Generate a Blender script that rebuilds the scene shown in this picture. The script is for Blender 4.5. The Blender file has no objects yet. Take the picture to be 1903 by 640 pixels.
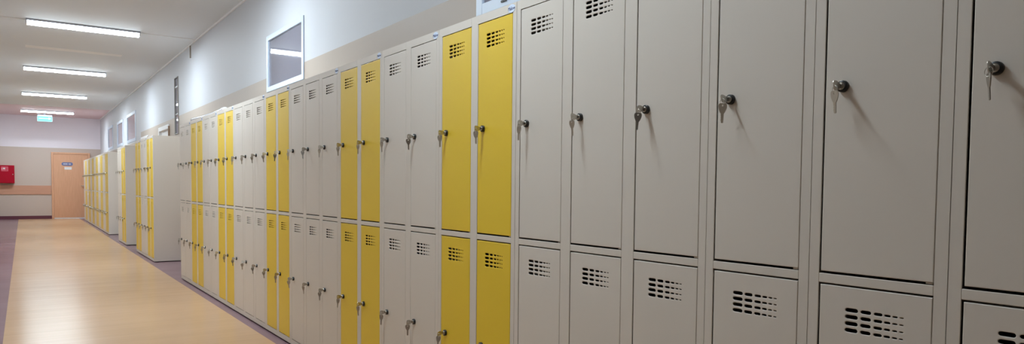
import bpy, bmesh, math, random
from mathutils import Matrix, Vector
random.seed(7)
SC = bpy.context.scene
COL = SC.collection

# ------------------------------------------------------------------ materials
def mat(name, col, rough=0.5, metal=0.0, spec=0.5, emit=None, estr=0.0, coat=0.0):
    m = bpy.data.materials.new(name); m.use_nodes = True
    b = m.node_tree.nodes['Principled BSDF']
    b.inputs['Base Color'].default_value = (*col, 1)
    b.inputs['Roughness'].default_value = rough
    b.inputs['Metallic'].default_value = metal
    b.inputs['Specular IOR Level'].default_value = spec
    b.inputs['Coat Weight'].default_value = coat
    if emit:
        b.inputs['Emission Color'].default_value = (*emit, 1)
        b.inputs['Emission Strength'].default_value = estr
    return m

def bump(m, scale, strength, dist=0.001, stretch=(1, 1, 1), detail=3):
    nt = m.node_tree; b = nt.nodes['Principled BSDF']
    tc = nt.nodes.new('ShaderNodeTexCoord'); mp = nt.nodes.new('ShaderNodeMapping')
    mp.inputs['Scale'].default_value = stretch
    nz = nt.nodes.new('ShaderNodeTexNoise'); nz.inputs['Scale'].default_value = scale
    nz.inputs['Detail'].default_value = detail
    bp = nt.nodes.new('ShaderNodeBump'); bp.inputs['Strength'].default_value = strength
    bp.inputs['Distance'].default_value = dist
    nt.links.new(tc.outputs['Object'], mp.inputs['Vector']); nt.links.new(mp.outputs[0], nz.inputs['Vector'])
    nt.links.new(nz.outputs['Fac'], bp.inputs['Height']); nt.links.new(bp.outputs[0], b.inputs['Normal'])
    return m

def mottle(m, c1, c2, scale, stretch=(1, 1, 1), detail=4):
    nt = m.node_tree; b = nt.nodes['Principled BSDF']
    tc = nt.nodes.new('ShaderNodeTexCoord'); mp = nt.nodes.new('ShaderNodeMapping')
    mp.inputs['Scale'].default_value = stretch
    nz = nt.nodes.new('ShaderNodeTexNoise'); nz.inputs['Scale'].default_value = scale
    nz.inputs['Detail'].default_value = detail
    rp = nt.nodes.new('ShaderNodeValToRGB')
    rp.color_ramp.elements[0].position = 0.3; rp.color_ramp.elements[1].position = 0.7
    rp.color_ramp.elements[0].color = (*c1, 1); rp.color_ramp.elements[1].color = (*c2, 1)
    nt.links.new(tc.outputs['Object'], mp.inputs['Vector']); nt.links.new(mp.outputs[0], nz.inputs['Vector'])
    nt.links.new(nz.outputs['Fac'], rp.inputs['Fac']); nt.links.new(rp.outputs[0], b.inputs['Base Color'])
    return m

GREY   = bump(mat('grey_powder_coat', (0.715, 0.66, 0.59), 0.42), 900, 0.06, 0.0004)
YELLOW = bump(mat('yellow_powder_coat', (0.84, 0.585, 0.034), 0.40), 900, 0.06, 0.0004)
INSIDE = mat('locker_inside_painted_shade', (0.07, 0.068, 0.064), 0.8)  # colour darkened to stand in for shade inside the closed lockers
BLACK  = mat('black_plastic', (0.012, 0.012, 0.012), 0.35)
STEEL  = mat('nickel_plated_steel', (0.50, 0.47, 0.42), 0.28, 1.0)
STICK  = mat('white_sticker', (0.72, 0.83, 1.0), 0.3)
NAVY   = mat('navy_ink', (0.05, 0.06, 0.18), 0.5)
WALLW  = bump(mat('white_wall_paint', (0.57, 0.58, 0.61), 0.6), 60, 0.10, 0.002)
WALLB  = bump(mat('beige_wall_paint', (0.445, 0.37, 0.305), 0.5), 60, 0.10, 0.002)
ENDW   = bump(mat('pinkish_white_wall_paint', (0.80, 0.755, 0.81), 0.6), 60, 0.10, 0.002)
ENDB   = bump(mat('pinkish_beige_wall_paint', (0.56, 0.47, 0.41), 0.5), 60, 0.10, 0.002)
CEIL   = bump(mat('ceiling_paint', (0.76, 0.795, 0.825), 0.7), 2.2, 0.25, 0.02, (0.5, 1.4, 1))
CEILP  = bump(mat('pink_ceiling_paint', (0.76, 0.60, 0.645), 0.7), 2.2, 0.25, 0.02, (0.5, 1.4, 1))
FLOORB = bump(mottle(mat('beige_linoleum', (0.6, 0.45, 0.3), 0.20, spec=0.04),
                     (0.50, 0.318, 0.182), (0.54, 0.35, 0.21), 1.6, (1, 0.5, 1)), 2.0, 1.0, 0.006, (0.12, 2.4, 1), 3)
FLOORP = bump(mottle(mat('purple_linoleum', (0.3, 0.2, 0.23), 0.20, spec=0.04),
                     (0.225, 0.14, 0.155), (0.255, 0.163, 0.18), 2.0), 2.0, 0.6, 0.004, (0.10, 2.6, 1), 3)
SKIRT  = mat('burgundy_skirting', (0.13, 0.03, 0.05), 0.5)
WOOD   = mottle(mat('orange_wood_veneer', (0.55, 0.27, 0.15), 0.45), (0.66, 0.355, 0.205), (0.73, 0.41, 0.25), 6, (9, 9, 0.5))
RAILW  = mottle(mat('pinkish_wood_board', (0.56, 0.29, 0.19), 0.45), (0.54, 0.28, 0.185), (0.59, 0.32, 0.215), 6, (0.5, 9, 9))
BROWN  = mat('brown_door_edge', (0.25, 0.15, 0.09), 0.5)
PVC    = mat('white_window_frame', (0.58, 0.66, 0.78), 0.35)
GLASS  = mat('dim_window_glass', (0.22, 0.22, 0.27), 0.03, spec=0.9)
GLASSP = mat('glass_painted_pink_reflection', (0.46, 0.40, 0.44), 0.03, spec=0.7)  # pink reflection of the corridor end put into the glass colour
FRAMED = mat('grey_brown_window_frame', (0.22, 0.20, 0.18), 0.4)
RED    = mat('red_enamel', (0.40, 0.004, 0.022), 0.45, spec=0.15)
PINKL  = mat('faded_red_label', (0.62, 0.10, 0.15), 0.5)
WHITE  = mat('white_plastic', (0.82, 0.82, 0.82), 0.4)
LAMP   = mat('lit_diffuser', (0.9, 0.9, 0.9), 0.5, emit=(0.79, 0.915, 1.0), estr=148.0)
LAMPS_ = mat('lit_diffuser_side', (0.9, 0.9, 0.9), 0.5, emit=(0.79, 0.915, 1.0), estr=11.0)
LAMPN  = mat('lit_diffuser_dimmer', (0.9, 0.9, 0.9), 0.5, emit=(0.79, 0.915, 1.0), estr=98.0)
HOUSE  = mat('lamp_housing', (0.40, 0.42, 0.48), 0.4)
GREENL = mat('lit_green_panel', (0.03, 0.2, 0.17), 0.5, emit=(0.20, 0.72, 0.66), estr=0.6)
WHITEL = mat('lit_white_panel', (0.3, 0.35, 0.4), 0.5, emit=(0.72, 0.9, 1.0), estr=0.6)
BLUES  = mat('blue_sign_plastic', (0.13, 0.17, 0.36), 0.4)
PAPER  = mat('white_paper', (0.80, 0.80, 0.80), 0.7)
FILM   = mat('glossy_white_film', (0.80, 0.82, 0.88), 0.12, spec=0.8)
CABLE  = mat('white_cable', (0.88, 0.88, 0.87), 0.4)
CABLEB = mat('brown_cable_drop', (0.30, 0.25, 0.20), 0.5)

# ------------------------------------------------------------------ helpers
def box(bm, x0, x1, y0, y1, z0, z1, mi=0, bev=0.0):
    vs = [bm.verts.new((x, y, z)) for x in (x0, x1) for y in (y0, y1) for z in (z0, z1)]
    idx = [(0, 1, 3, 2), (4, 6, 7, 5), (0, 4, 5, 1), (2, 3, 7, 6), (0, 2, 6, 4), (1, 5, 7, 3)]
    fs = [bm.faces.new([vs[i] for i in f]) for f in idx]
    for f in fs: f.material_index = mi
    if bev:
        es = list({e for f in fs for e in f.edges})
        r = bmesh.ops.bevel(bm, geom=es, offset=bev, segments=2, affect='EDGES', profile=0.5)
        for f in r['faces']: f.material_index = mi
    return fs

def cyl(bm, p0, p1, r0, r1=None, n=24, mi=0, cap=True):
    r1 = r0 if r1 is None else r1
    p0 = Vector(p0); p1 = Vector(p1); d = (p1 - p0)
    q = d.to_track_quat('Z', 'Y').to_matrix()
    a = []; b = []
    for i in range(n):
        t = 2 * math.pi * i / n
        o = Vector((math.cos(t), math.sin(t), 0))
        a.append(bm.verts.new(p0 + q @ (o * r0))); b.append(bm.verts.new(p1 + q @ (o * r1)))
    fs = []
    for i in range(n):
        f = bm.faces.new((a[i], a[(i + 1) % n], b[(i + 1) % n], b[i])); f.smooth = True; fs.append(f)
    if cap:
        fs.append(bm.faces.new(a[::-1])); fs.append(bm.faces.new(b))
    for f in fs: f.material_index = mi
    return fs

def lathe_x(bm, prof, n=28, mi=0):
    """profile of (x, r) turned about the X axis"""
    rings = []
    for x, r in prof:
        if r < 1e-6: rings.append([bm.verts.new((x, 0, 0))])
        else: rings.append([bm.verts.new((x, r * math.cos(2 * math.pi * i / n), r * math.sin(2 * math.pi * i / n))) for i in range(n)])
    for A, B in zip(rings, rings[1:]):
        for i in range(n):
            j = (i + 1) % n
            vs = ([A[0]] if len(A) == 1 else [A[i], A[j]]) + ([B[0]] if len(B) == 1 else [B[j], B[i]])
            f = bm.faces.new(vs); f.material_index = mi; f.smooth = len(A) > 1 and len(B) > 1

def torus(bm, c, R, r, axis='x', n=28, k=8, mi=0):
    c = Vector(c); rows = []
    for i in range(n):
        t = 2 * math.pi * i / n; row = []
        for j in range(k):
            s = 2 * math.pi * j / k
            rad = R + r * math.cos(s)
            row.append(bm.verts.new(c + Vector((r * math.sin(s), rad * math.cos(t), rad * math.sin(t)))))
        rows.append(row)
    for i in range(n):
        for j in range(k):
            f = bm.faces.new((rows[i][j], rows[(i + 1) % n][j], rows[(i + 1) % n][(j + 1) % k], rows[i][(j + 1) % k]))
            f.smooth = True; f.material_index = mi

def done(bm, name, mats, normals=True):
    if normals: bmesh.ops.recalc_face_normals(bm, faces=bm.faces)
    me = bpy.data.meshes.new(name); bm.to_mesh(me); bm.free()
    for m in (mats if isinstance(mats, (list, tuple)) else [mats]): me.materials.append(m)
    return me

def add(name, me, parent=None, loc=(0, 0, 0)):
    o = bpy.data.objects.new(name, me); COL.objects.link(o)
    o.location = loc
    if parent: o.parent = parent
    return o

def tag(o, label, cat, group=None):
    o['label'] = label; o['category'] = cat
    if group: o['group'] = group
    return o

def empty(name, loc): 
    o = bpy.data.objects.new(name, None); COL.objects.link(o); o.location = loc
    o.empty_display_size = 0.05
    return o

def struct(name, me, parent=None, loc=(0, 0, 0)):
    o = add(name, me, parent, loc)
    if parent is None: o['kind'] = 'structure'
    return o

def outline_mesh(name, outer, holes, thick, bev, mats, to3d):
    """flat sheet with holes: outlines in (u, v), thickness along w, mapped by to3d"""
    cu = bpy.data.curves.new(name + '_outline', 'CURVE'); cu.dimensions = '2D'; cu.fill_mode = 'BOTH'
    for pts in [outer] + holes:
        s = cu.splines.new('POLY'); s.points.add(len(pts) - 1); s.use_cyclic_u = True
        for p, (u, v) in zip(s.points, pts): p.co = (u, v, 0, 1)
    cu.extrude = max(thick / 2 - bev, 0.0001); cu.bevel_depth = bev; cu.bevel_resolution = 1
    ob = bpy.data.objects.new(name + '_tmp', cu); COL.objects.link(ob)
    dg = bpy.context.evaluated_depsgraph_get()
    me = bpy.data.meshes.new_from_object(ob.evaluated_get(dg))
    bpy.data.objects.remove(ob); bpy.data.curves.remove(cu)
    bm = bmesh.new(); bm.from_mesh(me); bpy.data.meshes.remove(me)
    bmesh.ops.remove_doubles(bm, verts=bm.verts, dist=1e-6)
    for v in bm.verts: v.co = to3d(v.co)
    for f in bm.faces: f.smooth = False; f.material_index = 0
    return bm

def pill(u0, u1, v, h, n=5):
    r = h / 2; out = []
    for i in range(n + 1):
        t = -math.pi / 2 + math.pi * i / n; out.append((u1 - r + r * math.cos(t), v + r * math.sin(t)))
    for i in range(n + 1):
        t = math.pi / 2 + math.pi * i / n; out.append((u0 + r + r * math.cos(t), v + r * math.sin(t)))
    return out

def text_mesh(name, body, size, to3d, m, align='CENTER'):
    cu = bpy.data.curves.new(name, 'FONT'); cu.body = body; cu.size = size; cu.extrude = 0.0003
    cu.align_x = align; cu.align_y = 'CENTER'; cu.resolution_u = 3
    ob = bpy.data.objects.new(name + '_tmp', cu); COL.objects.link(ob)
    dg = bpy.context.evaluated_depsgraph_get()
    me = bpy.data.meshes.new_from_object(ob.evaluated_get(dg))
    bpy.data.objects.remove(ob); bpy.data.curves.remove(cu)
    bm = bmesh.new(); bm.from_mesh(me); bpy.data.meshes.remove(me)
    for v in bm.verts: v.co = to3d(v.co)
    for f in bm.faces: f.material_index = 0
    return done(bm, name, m)

# ------------------------------------------------------------------ camera (levels measured from the photo)
F, CY = 1300.0, 405.152
YAW, PITCH, ROLL, CAMZ = 0.60978, -0.043462, 0.0096886, 1.11366
fw = Vector((math.sin(YAW), math.cos(YAW), 0)); rt = Vector((math.cos(YAW), -math.sin(YAW), 0)); up = Vector((0, 0, 1))
fw2 = fw * math.cos(PITCH) + up * math.sin(PITCH); up2 = up * math.cos(PITCH) - fw * math.sin(PITCH)
rt3 = rt * math.cos(ROLL) + up2 * math.sin(ROLL); up3 = up2 * math.cos(ROLL) - rt * math.sin(ROLL)
cam = bpy.data.cameras.new('camera'); co = bpy.data.objects.new('camera', cam); COL.objects.link(co)
cam.sensor_fit = 'HORIZONTAL'; cam.sensor_width = 36; cam.lens = F / 1903 * 36
cam.shift_y = (CY - 320) / 1903; cam.clip_start = 0.02
M = Matrix.Identity(4)
for i in range(3):
    M[i][0] = rt3[i]; M[i][1] = up3[i]; M[i][2] = -fw2[i]
M[2][3] = CAMZ
co.matrix_world = M
SC.camera = co

# ------------------------------------------------------------------ room
XL, XR, YB, YE, ZC = -0.78, 2.05, -5.0, 26.0, 3.165
BL, BR = -0.135, 1.435                 # edges of the beige runner
bm = bmesh.new()
box(bm, BL, BR, YB, YE, -0.05, 0, 0)
box(bm, XL, BL, YB, YE, -0.05, 0, 1); box(bm, BR, XR, YB, YE, -0.05, 0, 1)
struct('floor', done(bm, 'floor', [FLOORB, FLOORP]))
bm = bmesh.new()
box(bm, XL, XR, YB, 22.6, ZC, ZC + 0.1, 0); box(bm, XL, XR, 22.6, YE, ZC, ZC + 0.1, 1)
box(bm, 0.06, 1.33, 12.78, 12.98, ZC - 0.003, ZC + 0.001, 2)          # thin raised pale patch
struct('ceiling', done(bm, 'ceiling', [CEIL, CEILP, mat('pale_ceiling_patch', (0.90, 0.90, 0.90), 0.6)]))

# windows of the right wall: glass y0, y1, z0, z1, frame width
WIN = [(2.19, 3.22, 2.10, 2.56, 0.06), (6.20, 7.235, 2.10, 2.56, 0.05), (12.24, 12.53, 1.93, 2.82, 0.012),
       (17.45, 18.85, 2.13, 2.66, 0.07), (19.83, 20.98, 2.13, 2.64, 0.07), (22.2, 23.38, 2.15, 2.66, 0.07)]
DOORS = [(13.08, 14.16, 2.13), (15.52, 16.5, 2.08)]
holes = [(w[0] - w[4], w[1] + w[4], w[2] - w[4], w[3] + w[4]) for w in WIN] + [(a, b, 0.0, z) for a, b, z in DOORS]
ys = sorted({YB, YE, 16.6, *[h[0] for h in holes], *[h[1] for h in holes]})
zs = sorted({0.0, ZC, 2.20, 2.03, *[h[2] for h in holes], *[h[3] for h in holes]})
bm = bmesh.new()
for y0, y1 in zip(ys, ys[1:]):
    for z0, z1 in zip(zs, zs[1:]):
        cy_, cz = (y0 + y1) / 2, (z0 + z1) / 2
        if any(h[0] < cy_ < h[1] and h[2] < cz < h[3] for h in holes): continue
        lim = 2.20 if cy_ < 16.6 else 2.03
        box(bm, XR, XR + 0.14, y0, y1, z0, z1, 1 if cz < lim else 0)
bmesh.ops.remove_doubles(bm, verts=bm.verts, dist=1e-5)
struct('wall_right', done(bm, 'wall_right', [WALLW, WALLB]))
bm = bmesh.new(); box(bm, XL - 0.14, XL, YB, YE, 0, 2.2, 1); box(bm, XL - 0.14, XL, YB, YE, 2.2, ZC, 0)
struct('wall_left', done(bm, 'wall_left', [WALLW, WALLB]))
bm = bmesh.new(); box(bm, XL, XR, YE, YE + 0.14, 0, 2.2, 1); box(bm, XL, XR, YE, YE + 0.14, 2.2, ZC, 0)
struct('wall_end', done(bm, 'wall_end', [ENDW, ENDB]))
bm = bmesh.new(); box(bm, XL, XR, YB - 0.14, YB, 0, 2.2, 1); box(bm, XL, XR, YB - 0.14, YB, 2.2, ZC, 0)
struct('wall_back', done(bm, 'wall_back', [WALLW, WALLB]))

for i, (y0, y1, z0, z1, fwid) in enumerate(WIN):
    bm = bmesh.new()
    X0, X1 = XR - 0.012, XR + 0.06
    box(bm, X0, X1, y0 - fwid, y0, z0 - fwid, z1 + fwid, 0, 0.004); box(bm, X0, X1, y1, y1 + fwid, z0 - fwid, z1 + fwid, 0, 0.004)
    box(bm, X0, X1, y0, y1, z0 - fwid, z0, 0, 0.004); box(bm, X0, X1, y0, y1, z1, z1 + fwid, 0, 0.004)
    if i == 2:
        for zz in (2.68, 2.24): box(bm, X0 + 0.01, X1, y0, y1, zz - 0.012, zz + 0.012)
    w = struct('window_%d' % (i + 1), done(bm, 'window_frame', FRAMED if i == 2 else PVC))
    bm = bmesh.new(); box(bm, XR + 0.004, XR + 0.012, y0, y1, z0, z1)
    add('window_pane', done(bm, 'window_pane', GLASSP if i > 2 else GLASS), w)
    if i == 0:
        bm = bmesh.new(); box(bm, XR - 0.018, XR - 0.012, 2.98, 3.03, 2.065, 2.075, 0, 0.001)
        add('window_latch', done(bm, 'window_latch', BLACK), w)

for i, (a, b, z) in enumerate(DOORS):
    bm = bmesh.new()
    X0 = XR - 0.02
    box(bm, X0, XR + 0.1, a + 0.06, b, z - 0.07, z, 0); box(bm, X0, XR + 0.1, b - 0.06, b, 0, z - 0.07, 0)
    box(bm, X0, XR + 0.1, a, a + 0.06, 0, z - 0.03, 1); box(bm, X0, XR + 0.1, a, a + 0.06, z - 0.03, z, 0)
    w = struct('door_%d' % (i + 1), done(bm, 'door_frame', [WHITE, BROWN]))
    bm = bmesh.new(); box(bm, XR + 0.02, XR + 0.06, a + 0.062, b - 0.062, 0.005, z - 0.072, 0)
    lf = add('door_leaf', done(bm, 'door_leaf', WHITE), w)
    bm = bmesh.new(); cyl(bm, (XR + 0.02, b - 0.12, 1.05), (XR - 0.03, b - 0.12, 1.05), 0.009); cyl(bm, (XR - 0.03, b - 0.125, 1.05), (XR - 0.03, b - 0.24, 1.05), 0.009)
    add('door_handle', done(bm, 'door_handle', STEEL), lf)

# end wall: wooden door, board rail, skirting
bm = bmesh.new()
box(bm, 0.72, 0.775, YE - 0.05, YE, 0, 2.07, 0, 0.004); box(bm, 1.70, 1.755, YE - 0.05, YE, 0, 2.07, 0, 0.004)
box(bm, 0.775, 1.70, YE - 0.05, YE, 2.015, 2.07, 0, 0.004)
dr = struct('door_3', done(bm, 'door_frame', WOOD))
bm = bmesh.new(); box(bm, 0.778, 1.697, YE - 0.035, YE - 0.002, 0.03, 2.012, 0, 0.003)
leaf = add('door_leaf', done(bm, 'door_leaf', WOOD), dr)
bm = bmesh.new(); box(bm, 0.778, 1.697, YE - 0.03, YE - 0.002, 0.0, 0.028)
add('door_gap_light', done(bm, 'door_gap_light', mat('painted_gap_light', (0.85, 0.85, 0.88), 0.35)), dr)  # white strip painted as light leaking in under the door
bm = bmesh.new(); cyl(bm, (1.62, YE - 0.035, 1.03), (1.62, YE - 0.085, 1.03), 0.01); cyl(bm, (1.625, YE - 0.085, 1.03), (1.50, YE - 0.085, 1.03), 0.01)
add('door_handle', done(bm, 'door_handle', STEEL), leaf)
bm = bmesh.new(); box(bm, XL, 0.715, YE - 0.025, YE, 0.755, 1.03, 0, 0.004)
struct('trim_1', done(bm, 'board_rail', RAILW))
bm = bmesh.new(); box(bm, XL, 0.715, YE - 0.015, YE, 0, 0.10, 0, 0.003)
struct('baseboard_end', done(bm, 'baseboard', SKIRT))
bm = bmesh.new(); box(bm, XL, XL + 0.015, YB, YE - 0.015, 0, 0.10, 0, 0.003)
struct('baseboard_left', done(bm, 'baseboard', SKIRT))
bm = bmesh.new()
for y0, y1 in ((YB, 13.08), (14.16, 15.52), (16.5, YE)): box(bm, XR - 0.015, XR, y0, y1, 0, 0.10, 0, 0.003)
struct('baseboard_right', done(bm, 'baseboard', SKIRT))
bm = bmesh.new(); box(bm, XR - 0.02, XR, YB, YE, ZC - 0.022, ZC, 0, 0.003)
struct('trim_2', done(bm, 'ceiling_edge_duct', WHITE))

# ------------------------------------------------------------------ lamps
def lamp_meshes():
    L, D = 1.27, 0.16
    bm = bmesh.new(); box(bm, 0, L, 0, D, -0.024, 0, 0, 0.002)
    h = done(bm, 'housing', HOUSE)
    bm = bmesh.new()      # prismatic trough: narrower at the bottom
    pr = [(-0.024, 0.006), (-0.056, 0.022), (-0.062, 0.040), (-0.062, D - 0.040), (-0.056, D - 0.022), (-0.024, D - 0.006)]
    A = [bm.verts.new((0.012, y, z)) for z, y in pr]; B = [bm.verts.new((L - 0.012, y, z)) for z, y in pr]
    n = len(pr)
    for i in range(n):
        f = bm.faces.new((A[i], A[(i + 1) % n], B[(i + 1) % n], B[i])); f.material_index = 1 if i in (0, 4) else 0
    bm.faces.new(A); bm.faces.new(B)
    d = done(bm, 'diffuser', [LAMP, LAMPS_])
    bm = bmesh.new()
    pc = [(-0.024, 0.004), (-0.057, 0.020), (-0.064, 0.039), (-0.064, D - 0.039), (-0.057, D - 0.020), (-0.024, D - 0.004)]
    A = [bm.verts.new((0.0, y, z)) for z, y in pc]; B = [bm.verts.new((0.012, y, z)) for z, y in pc]
    for i in range(n): bm.faces.new((A[i], A[(i + 1) % n], B[(i + 1) % n], B[i]))
    bm.faces.new(A); bm.faces.new(B)
    return h, d, done(bm, 'end_cap', HOUSE), L
LH, LD, LE, LL = lamp_meshes()
LDN = LD.copy(); LDN.materials[0] = LAMPN
LAMPS = [(0.06, 10.68, 'nearest and largest of the four lit ceiling lights in view'),
         (0.03, 15.00, 'second lit ceiling light in view, behind the largest one'),
         (0.00, 19.30, 'third lit ceiling light in view, in front of the farthest one'),
         (-0.03, 23.92, 'farthest lit ceiling light, directly above the green exit sign'),
         (0.09, 6.38, 'lit ceiling light overhead beside the first glazed window past the yellow units'),
         (0.10, 2.02, 'lit ceiling light overhead beside the nearest grey lockers')]
for x, y, lab in LAMPS:
    r = empty('ceiling_light', (x, y, ZC)); tag(r, lab, 'ceiling light', 'tube lights along the corridor ceiling')
    add('housing', LH, r); add('diffuser', LDN if y < 3 else LD, r); add('end_cap', LE, r); add('end_cap', LE, r, (LL - 0.012, 0, 0))

# cable along the ceiling through the nearest visible lamp
r = empty('ceiling_cable', (0.7, 10.77, ZC)); tag(r, 'thin pale cable crossing the ceiling from the largest lit lamp to the wall', 'cable')
bm = bmesh.new(); box(bm, XL - 0.7, 0.055 - 0.7, -0.006, 0.006, -0.008, 0, 0, 0.002)
add('cable_run', done(bm, 'cable_run', CABLE), r)
bm = bmesh.new(); box(bm, 1.335 - 0.7, XR - 0.7 - 0.02, -0.006, 0.006, -0.008, 0, 0, 0.002)
add('cable_run', done(bm, 'cable_run', CABLE), r)
bm = bmesh.new(); box(bm, XR - 0.7 - 0.016, XR - 0.7, 0.42, 0.445, -0.20, -0.022, 0, 0.003)
o = add('cable_drop', done(bm, 'cable_drop', CABLEB), r); o['label'] = 'short brown cable drop on the wall'

# exit sign
ex = empty('exit_sign', (0.55, 24.62, 2.90)); tag(ex, 'lit green exit sign with white arrow hanging under the farthest ceiling light', 'exit sign')
bm = bmesh.new(); box(bm, -0.185, 0.185, 0, 0.05, 0.0, 0.20, 0, 0.004); box(bm, -0.02, 0.02, 0.01, 0.04, 0.20, ZC - 2.90, 0)
add('housing', done(bm, 'housing', HOUSE), ex)
bm = bmesh.new(); box(bm, -0.175, 0.175, -0.006, 0.0, 0.008, 0.145, 0, 0.001)
gp = add('sign_panel', done(bm, 'sign_panel', GREENL), ex)
bm = bmesh.new(); box(bm, -0.15, 0.10, -0.009, -0.006, 0.082, 0.100)
for t in ((0.10, 0.055), (0.10, 0.127), (0.155, 0.091)): pass
A = [bm.verts.new((x, y, z)) for y in (-0.009, -0.006) for x, z in ((0.09, 0.052), (0.09, 0.130), (0.158, 0.091))]
bm.faces.new(A[:3]); bm.faces.new(A[3:])
for i in range(3): bm.faces.new((A[i], A[(i + 1) % 3], A[3 + (i + 1) % 3], A[3 + i]))
add('arrow', done(bm, 'arrow', WHITEL), gp)
bm = bmesh.new(); box(bm, -0.175, 0.175, -0.006, 0.0, 0.148, 0.192, 0, 0.001)
add('lit_strip', done(bm, 'lit_strip', WHITEL), ex)

# fire hose cabinet on the end wall
fc = empty('fire_hose_cabinet', (-0.43, YE + 0.002, 1.09)); tag(fc, 'red fire hose cabinet with pale pictogram, hung on the beige end wall', 'fire cabinet')
bm = bmesh.new(); box(bm, -0.22, 0.22, -0.18, 0, 0, 0.54, 0, 0.006)
add('cabinet_box', done(bm, 'cabinet_box', RED), fc)
bm = bmesh.new(); box(bm, -0.21, 0.21, -0.20, -0.181, 0.012, 0.528, 0, 0.005)
cd = add('cabinet_door', done(bm, 'cabinet_door', RED), fc)
bm = bmesh.new(); box(bm, -0.10, 0.07, -0.203, -0.2005, 0.36, 0.50)
pl = add('pictogram_label', done(bm, 'pictogram_label', PINKL), cd); pl['label'] = 'faded red square with white hose pictogram'
bm = bmesh.new()
cyl(bm, (-0.03, -0.2035, 0.44), (-0.03, -0.2065, 0.44), 0.025, n=20, mi=0)
box(bm, -0.085, -0.075, -0.206, -0.2035, 0.40, 0.46, 0); box(bm, 0.005, 0.035, -0.206, -0.2035, 0.385, 0.395, 1); box(bm, 0.028, 0.036, -0.206, -0.2035, 0.395, 0.47, 1)
add('pictogram', done(bm, 'pictogram', [WHITE, RED]), cd)
bm = bmesh.new(); cyl(bm, (0.18, -0.2005, 0.27), (0.18, -0.212, 0.27), 0.012)
add('cabinet_lock', done(bm, 'cabinet_lock', STEEL), cd)

# signs on the wooden door
sg = empty('door_sign', (1.14, YE - 0.0355, 1.71)); tag(sg, 'blue rounded sign with white lettering on the wooden end door', 'door sign')
bm = outline_mesh('plate', pill(-0.15, 0.15, 0.0, 0.105, 8), [], 0.006, 0.001, None, lambda c: Vector((c.x, c.z - 0.003, c.y)))
pl = add('plate', done(bm, 'plate', BLUES), sg)
bm = bmesh.new()
for k in range(5): box(bm, -0.10 + k * 0.022, -0.10 + k * 0.022 + 0.012, -0.0085, -0.0062, -0.02, 0.02)
box(bm, 0.02, 0.10, -0.0085, -0.0062, -0.006, 0.006); box(bm, 0.066, 0.078, -0.0085, -0.0062, -0.024, 0.024)
add('lettering', done(bm, 'lettering', WHITE), pl)
bm = bmesh.new(); box(bm, -0.095, 0.095, -0.003, 0, -0.04, 0.04)
tag(add('paper_notice', done(bm, 'paper_notice', PAPER), None, (1.16, YE - 0.0355, 1.575)), 'small white paper notice taped below the blue door sign', 'notice')

# ------------------------------------------------------------------ lockers
D = 1.50629; H = 1.8; DEP = 0.49; P = 0.30
DL, DRT = 0.2745, 0.0260             # far and near edge of a door inside its 0.30 m column
ZU = (0.929, 1.763); ZLO = (0.052, 0.898)
SLOT = [(0.061, 0.029, 0.0086), (0.096, 0.023, 0.0076), (0.1255, 0.018, 0.0062), (0.1478, 0.0130, 0.0046), (0.1655, 0.0098, 0.0034), (0.1802, 0.0074, 0.0025)]

def door_mesh(name, z0, z1, m, slots=True):
    w = DL - DRT - 0.0056; h = z1 - z0; bv = 0.0016
    outer = [(bv, bv), (w - bv, bv), (w - bv, h - bv), (bv, h - bv)]
    hl = []
    for dv in (0.051, 0.066, 0.081, 0.096):
        for u, l, t in SLOT:
            hl.append(pill(w - u - l - bv, w - u + bv, h - dv, t + 2 * bv)[::-1])
    bm = outline_mesh(name, outer, hl if slots else [], 0.0034, bv, None, lambda c: Vector((-c.z - 0.0017, c.x, c.y)))
    T = 0.017
    box(bm, -0.001, T, 0.0004, 0.0016, 0.0004, h - 0.0004); box(bm, -0.001, T, w - 0.0016, w - 0.0004, 0.0004, h - 0.0004)
    box(bm, -0.001, T, 0.0016, w - 0.0016, 0.0004, 0.0016); box(bm, -0.001, T, 0.0016, w - 0.0016, h - 0.0016, h - 0.0004)
    return done(bm, name, m)

DM = {(c, u): door_mesh('door', *(ZU if u else ZLO), m) for c, m in (('g', GREY), ('y', YELLOW)) for u in (0, 1)}
DW = DL - DRT - 0.0056

bm = bmesh.new()
lathe_x(bm, [(0, 0.0130), (-0.0075, 0.0130), (-0.0092, 0.0118), (-0.0092, 0.0082)], mi=0)
lathe_x(bm, [(-0.004, 0.0082), (-0.0115, 0.0082), (-0.0128, 0.0072), (-0.0128, 0.0)], mi=1)
box(bm, -0.0132, -0.0126, -0.0012, 0.0012, -0.0045, 0.0045, 0)
LOCK = done(bm, 'lock', [BLACK, STEEL])
bm = bmesh.new(); cyl(bm, (0.004, 0.006, -0.0045), (0.004, 0.006, 0.0), 0.0035, n=12); box(bm, 0.001, 0.007, 0.003, 0.016, -0.0042, -0.001)
HINGE = done(bm, 'hinge_pin', GREY)

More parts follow.
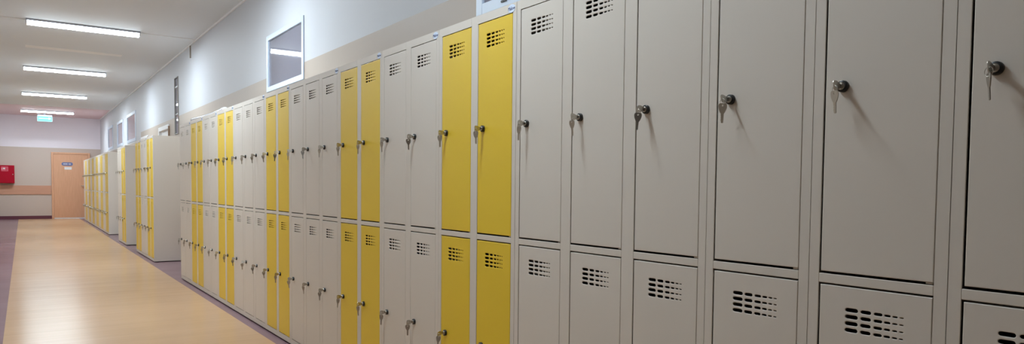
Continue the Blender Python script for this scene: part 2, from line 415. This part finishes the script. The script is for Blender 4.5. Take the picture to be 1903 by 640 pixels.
CARC = {}
def carcass(n):
    if n in CARC: return CARC[n]
    W = n * P - 0.0016; bm = bmesh.new(); t = 0.0012; z0 = 0.012
    y0 = 0.0008; y1 = y0 + W
    box(bm, 0.0, DEP, y0, y0 + t, z0, H, 0); box(bm, 0.0, DEP, y1 - t, y1, z0, H, 0)
    box(bm, 0.0, DEP, y0 + t, y1 - t, H - t, H, 0); box(bm, 0.0, DEP, y0 + t, y1 - t, z0, z0 + t, 0)
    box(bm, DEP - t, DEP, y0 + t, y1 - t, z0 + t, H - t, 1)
    FD = 0.022
    def fbox(a, b, c, d): box(bm, 0.0, 0.0035, a, b, c, d, 0, 0.0010)
    # posts
    edges = []
    for c in range(n): edges.append((c * P + DRT, c * P + DL))
    fbox(y0, edges[0][0], z0, H); fbox(edges[-1][1], y1, z0, H)
    for c in range(n - 1):
        fbox(edges[c][1], edges[c + 1][0], z0, H)
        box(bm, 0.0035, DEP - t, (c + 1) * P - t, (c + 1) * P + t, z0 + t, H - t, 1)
    for a, b in edges:
        box(bm, 0.0, 0.0035, a, b, z0, ZLO[0] - 0.004, 0); box(bm, 0.0, 0.0035, a, b, ZLO[1] + 0.004, ZU[0] - 0.0055, 0, 0.0016)
        box(bm, 0.0, 0.0035, a, b, ZU[1] + 0.0035, H - t, 0)
        # shelf inside
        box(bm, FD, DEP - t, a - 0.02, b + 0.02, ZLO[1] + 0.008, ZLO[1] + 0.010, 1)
    # recessed foot strips
    for xx in (0.03, DEP - 0.06): box(bm, xx, xx + 0.03, y0 + 0.02, y1 - 0.02, 0.0, z0, 1)
    CARC[n] = done(bm, 'carcass', [GREY, INSIDE]); return CARC[n]

bm = bmesh.new()
n = 28
A = [bm.verts.new((0.0, 0.024 * math.cos(2 * math.pi * i / n), 0.0155 * math.sin(2 * math.pi * i / n))) for i in range(n)]
B = [bm.verts.new((-0.0006, 0.024 * math.cos(2 * math.pi * i / n), 0.0155 * math.sin(2 * math.pi * i / n))) for i in range(n)]
bm.faces.new(A); bm.faces.new(B)
for i in range(n): bm.faces.new((A[i], A[(i + 1) % n], B[(i + 1) % n], B[i]))
STICKER = done(bm, 'sticker', STICK)
LETTER = text_mesh('lettering', 'Malow', 0.0175, lambda c: Vector((-c.z - 0.0009, -c.x, c.y)), NAVY)

# keys
def key_outline():
    half = [(0.0, 0.0), (0.0060, 0.0), (0.0088, 0.0012), (0.0104, 0.0040), (0.0108, 0.0085), (0.0098, 0.0140), (0.0078, 0.0195), (0.0052, 0.0245), (0.0034, 0.0262)]
    blade = [(0.0034, 0.030), (0.0034, 0.0325), (0.0022, 0.034), (0.0034, 0.0355), (0.0034, 0.038), (0.0020, 0.0395), (0.0034, 0.041), (0.0034, 0.044), (0.0022, 0.0455), (0.0030, 0.047), (0.0016, 0.050)]
    right = half[1:] + blade
    left = [(-0.0016, 0.050), (-0.0030, 0.0485), (-0.0034, 0.0262)] + [(-x, y) for x, y in half[::-1][1:-1]]
    return right + left
HOLE = [(0.0028 * math.cos(-2 * math.pi * i / 12), 0.0058 + 0.0028 * math.sin(-2 * math.pi * i / 12)) for i in range(12)]
def key_bm(to3d): return outline_mesh('key', key_outline(), [HOLE], 0.0020, 0.0003, None, to3d)
# key standing in the lock: blade along +x, bow outwards; u -> z, v -> x
bm = key_bm(lambda c: Vector((-0.0405 + c.y, c.z, c.x))); KEYIN = done(bm, 'key', STEEL)
# spare key hanging: u -> x, v -> -z, origin at its hole
bm = key_bm(lambda c: Vector((c.x, c.z, 0.0058 - c.y))); KEYHANG = done(bm, 'spare_key', STEEL)
bm = bmesh.new(); torus(bm, (0, 0, 0), 0.0088, 0.0007); RING = done(bm, 'key_ring', STEEL)
def far_keys():
    bm = bmesh.new()
    for me, loc, rz in ((KEYIN, (0, 0, 0), 0), (RING, (-0.0347, 0, -0.0088), 0), (KEYHANG, (-0.0347, 0, -0.0190), 0.7)):
        b = bmesh.new(); b.from_mesh(me); b.transform(Matrix.Translation(loc) @ Matrix.Rotation(rz, 4, 'Z'))
        tmp = bpy.data.meshes.new('t'); b.to_mesh(tmp); b.free(); bm.from_mesh(tmp); bpy.data.meshes.remove(tmp)
    return done(bm, 'key_pair', STEEL)
FARKEY = far_keys()

def locker(cols, y_near, y_far, label, group, hinge=True, sticker=True):
    """cols: colour letters from the near column to the far one"""
    n = len(cols)
    r = empty('locker', (D, y_near, 0)); s = (y_far - y_near) / (n * P); r.scale = (1, s, 1)
    tag(r, label, 'locker', group)
    add('carcass', carcass(n), r)
    for c, col in enumerate(cols):
        for u in (1, 0):
            z0 = (ZU if u else ZLO)[0]; z1 = (ZU if u else ZLO)[1]
            d = add('door', DM[(col, u)], r, (0.0026, c * P + DRT + 0.0008, z0))
            add('lock', LOCK, d, (-0.0034, DW - 0.0415, (z1 - z0) / 2)); 
            if hinge: add('hinge_pin', HINGE, d, (0, 0, 0))
    if sticker:
        st = add('sticker', STICKER, r, (-0.0003, 0.034, 1.7815)); add('lettering', LETTER, st)
    return r, s

def keys(y_near, s, c, u, label, near=True, group=None):
    y = y_near + s * (c * P + DRT + 0.0008 + DW - 0.0415)
    z = ((ZU if u else ZLO)[0] + (ZU if u else ZLO)[1]) / 2
    x = D - 0.0008
    if not near:
        o = add('key_pair', FARKEY, None, (x, y, z)); o.rotation_euler = (random.uniform(-.4, .4), 0, 0)
        return tag(o, label, 'keys', group)
    r = empty('key_pair', (x, y, z)); tag(r, label, 'keys', group)
    tilt = random.uniform(-0.35, 0.35)
    k = add('key', KEYIN, r); k.rotation_euler = (tilt, 0, 0)
    g = add('key_ring', RING, r, (-0.0347, 0, -0.0092)); g.rotation_euler = (0, 0, random.uniform(-0.5, 0.5))
    h = add('spare_key', KEYHANG, r, (-0.0347 + random.uniform(-.002, .002), 0, -0.0176)); 
    h.rotation_euler = (random.uniform(-0.08, 0.08), random.uniform(-0.08, 0.08), math.atan2(y, x) + (0.3 if y < 0.7 else random.uniform(0.7, 1.7)))
    return r

ROW = 'lockers in the long nearest row'
s6 = [5.4255 + i * 0.639 for i in range(6)]
UNITS = [  # colours near->far, near edge, far edge, label, short name for the keys
    ('gg', 0.0395, 0.6390, 'grey steel locker cut off by the right edge of the photo', 'grey locker at the right photo edge'),
    ('g', 0.6390, 0.9395, 'narrow one-column grey locker beside the unit at the right photo edge', 'nearer narrow grey locker'),
    ('g', 0.9395, 1.2425, 'narrow one-column grey locker directly right of the nearest three-column grey unit', 'second narrow grey locker from the right'),
    ('ggg', 1.2425, 2.1375, 'three-column grey locker directly right of the nearest yellow unit', 'nearest three-column grey locker'),
    ('yy', 2.1375, 2.7245, 'nearest and largest locker with two columns of yellow doors', 'nearest yellow locker'),
    ('gg', 2.7245, 3.3235, 'two-column grey locker between the two nearest yellow units', 'grey locker between the two nearest yellow ones'),
    ('yy', 3.3235, 3.9155, 'second-nearest yellow-doored locker, right of a three-column grey unit', 'second-nearest yellow locker'),
    ('ggg', 3.9155, 4.8255, 'three-column grey locker below right of the large glazed wall window', 'grey locker right of the large window'),
    ('yy', 4.8255, 5.4255, 'yellow-doored locker directly below the large glazed wall window', 'yellow locker below the large window'),
    ('ggg', s6[0], s6[0] + 3 * .3195, 'three-column grey locker below left of the large glazed wall window', 'grey locker left of the large window'),
    ('yy', s6[0] + 3 * .3195, s6[0] + 5 * .3195, 'second yellow-doored locker from the far left end of the long row', 'second yellow locker from the far row end'),
    ('gg', s6[0] + 5 * .3195, s6[0] + 7 * .3195, 'two-column grey locker between the two farthest yellow units of the long row', 'grey locker between the two farthest yellow ones'),
    ('yy', s6[0] + 7 * .3195, s6[0] + 9 * .3195, 'yellow-doored locker closest to the far left end of the long row', 'farthest yellow locker of the long row'),
    ('gg', s6[0] + 9 * .3195, s6[0] + 11 * .3195, 'grey locker forming the far left end of the long row', 'grey locker ending the long row'),
]
for cols, a, b, lab, short in UNITS:
    r, s = locker(cols, a, b, lab, ROW)
    n = len(cols)
    for c in range(n):
        if a < 0.1 and c == 0: continue
        pos = {1: '', 2: ('right ', 'left ')[c] if n == 2 else '', 3: ('right ', 'middle ', 'left ')[c] if n == 3 else ''}[n]
        for u in (1, 0):
            if not u and a + s * P * c < 2.3: continue            # below the frame
            keys(a, s, c, u, 'keys in the %s %sdoor of the %s' % ('upper' if u else 'lower', pos, short), True, 'keys hanging in the locker locks')

BLK = [('block standing just beyond the long row', 'block beyond the long row', 'middle-distance lockers beyond the long row', 11.0, 0.636,
        [('yy', 'near yellow'), ('gg', 'middle grey'), ('yy', 'far yellow')]),
       ('small block third from the viewer', 'small third block', 'lockers of the small third block', 14.27, 0.63,
        [('yy', 'near yellow'), ('gg', 'far grey')]),
       ('farthest block by the wooden door', 'farthest block', 'lockers of the farthest block', 17.42, 0.612,
        [('yy' if i % 2 == 0 else 'gg', '') for i in range(12)])]
ORD = ['first', 'second', 'third', 'fourth', 'fifth', 'sixth']
for bi, (long_, short, grp, y0, w, us) in enumerate(BLK):
    for i, (cols, nm) in enumerate(us):
        cname = 'yellow' if cols[0] == 'y' else 'grey'
        if bi == 2:
            lab = '%s %s-doored locker counted from the near end of the farthest block' % (ORD[i // 2], cname)
        else:
            lab = '%s-doored locker in the %s' % (nm, long_)
        r, s = locker(cols, y0 + i * w, y0 + (i + 1) * w, lab, grp, hinge=False, sticker=bi < 2)
        for c in range(2):
            for u in (1, 0):
                ul = 'upper' if u else 'lower'
                if bi == 2:
                    k = 'tiny keys in the %s locks of the farthest locker block' % ul; g = 'tiny %s keys on the farthest lockers' % ul
                else:
                    k = 'keys in the %s %s door of the %s unit, %s' % (ul, ('right', 'left')[c], nm, short); g = 'keys hanging in the distant locks'
                keys(y0 + i * w, s, c, u, k, bi < 1, g)

# rolled glossy film lying along the locker tops
fr = empty('plastic_film_roll', (D + 0.045, 6.9, H)); tag(fr, 'rolled glossy white plastic film lying on top of the far lockers', 'film roll')
bm = bmesh.new()
N = 22; prev = None
for i in range(N + 1):
    t = i / N; y = 1.45 * t
    zc = 0.017 + 0.004 * math.sin(t * 9); rr = 0.017 + 0.003 * math.sin(t * 13 + 1); xc = 0.012 * math.sin(t * 5)
    ring = [bm.verts.new((xc + rr * 1.3 * math.cos(2 * math.pi * j / 14), y, max(0.0005, zc + rr * math.sin(2 * math.pi * j / 14)))) for j in range(14)]
    if prev:
        for j in range(14):
            f = bm.faces.new((prev[j], prev[(j + 1) % 14], ring[(j + 1) % 14], ring[j])); f.smooth = True
    else: bm.faces.new(ring)
    prev = ring
bm.faces.new(prev)
add('film', done(bm, 'film', FILM), fr)

# ------------------------------------------------------------------ world and view
w = bpy.data.worlds.new('world'); SC.world = w; w.use_nodes = True
w.node_tree.nodes['Background'].inputs[0].default_value = (0.6, 0.62, 0.66, 1)
w.node_tree.nodes['Background'].inputs[1].default_value = 0.2
SC.view_settings.view_transform = 'Standard'; SC.view_settings.look = 'None'
SC.view_settings.gamma = 1; SC.view_settings.exposure = 0.0
SC.view_settings.use_curve_mapping = False
SC.cycles.use_denoising = True
SC.cycles.max_bounces = 10; SC.cycles.diffuse_bounces = 6
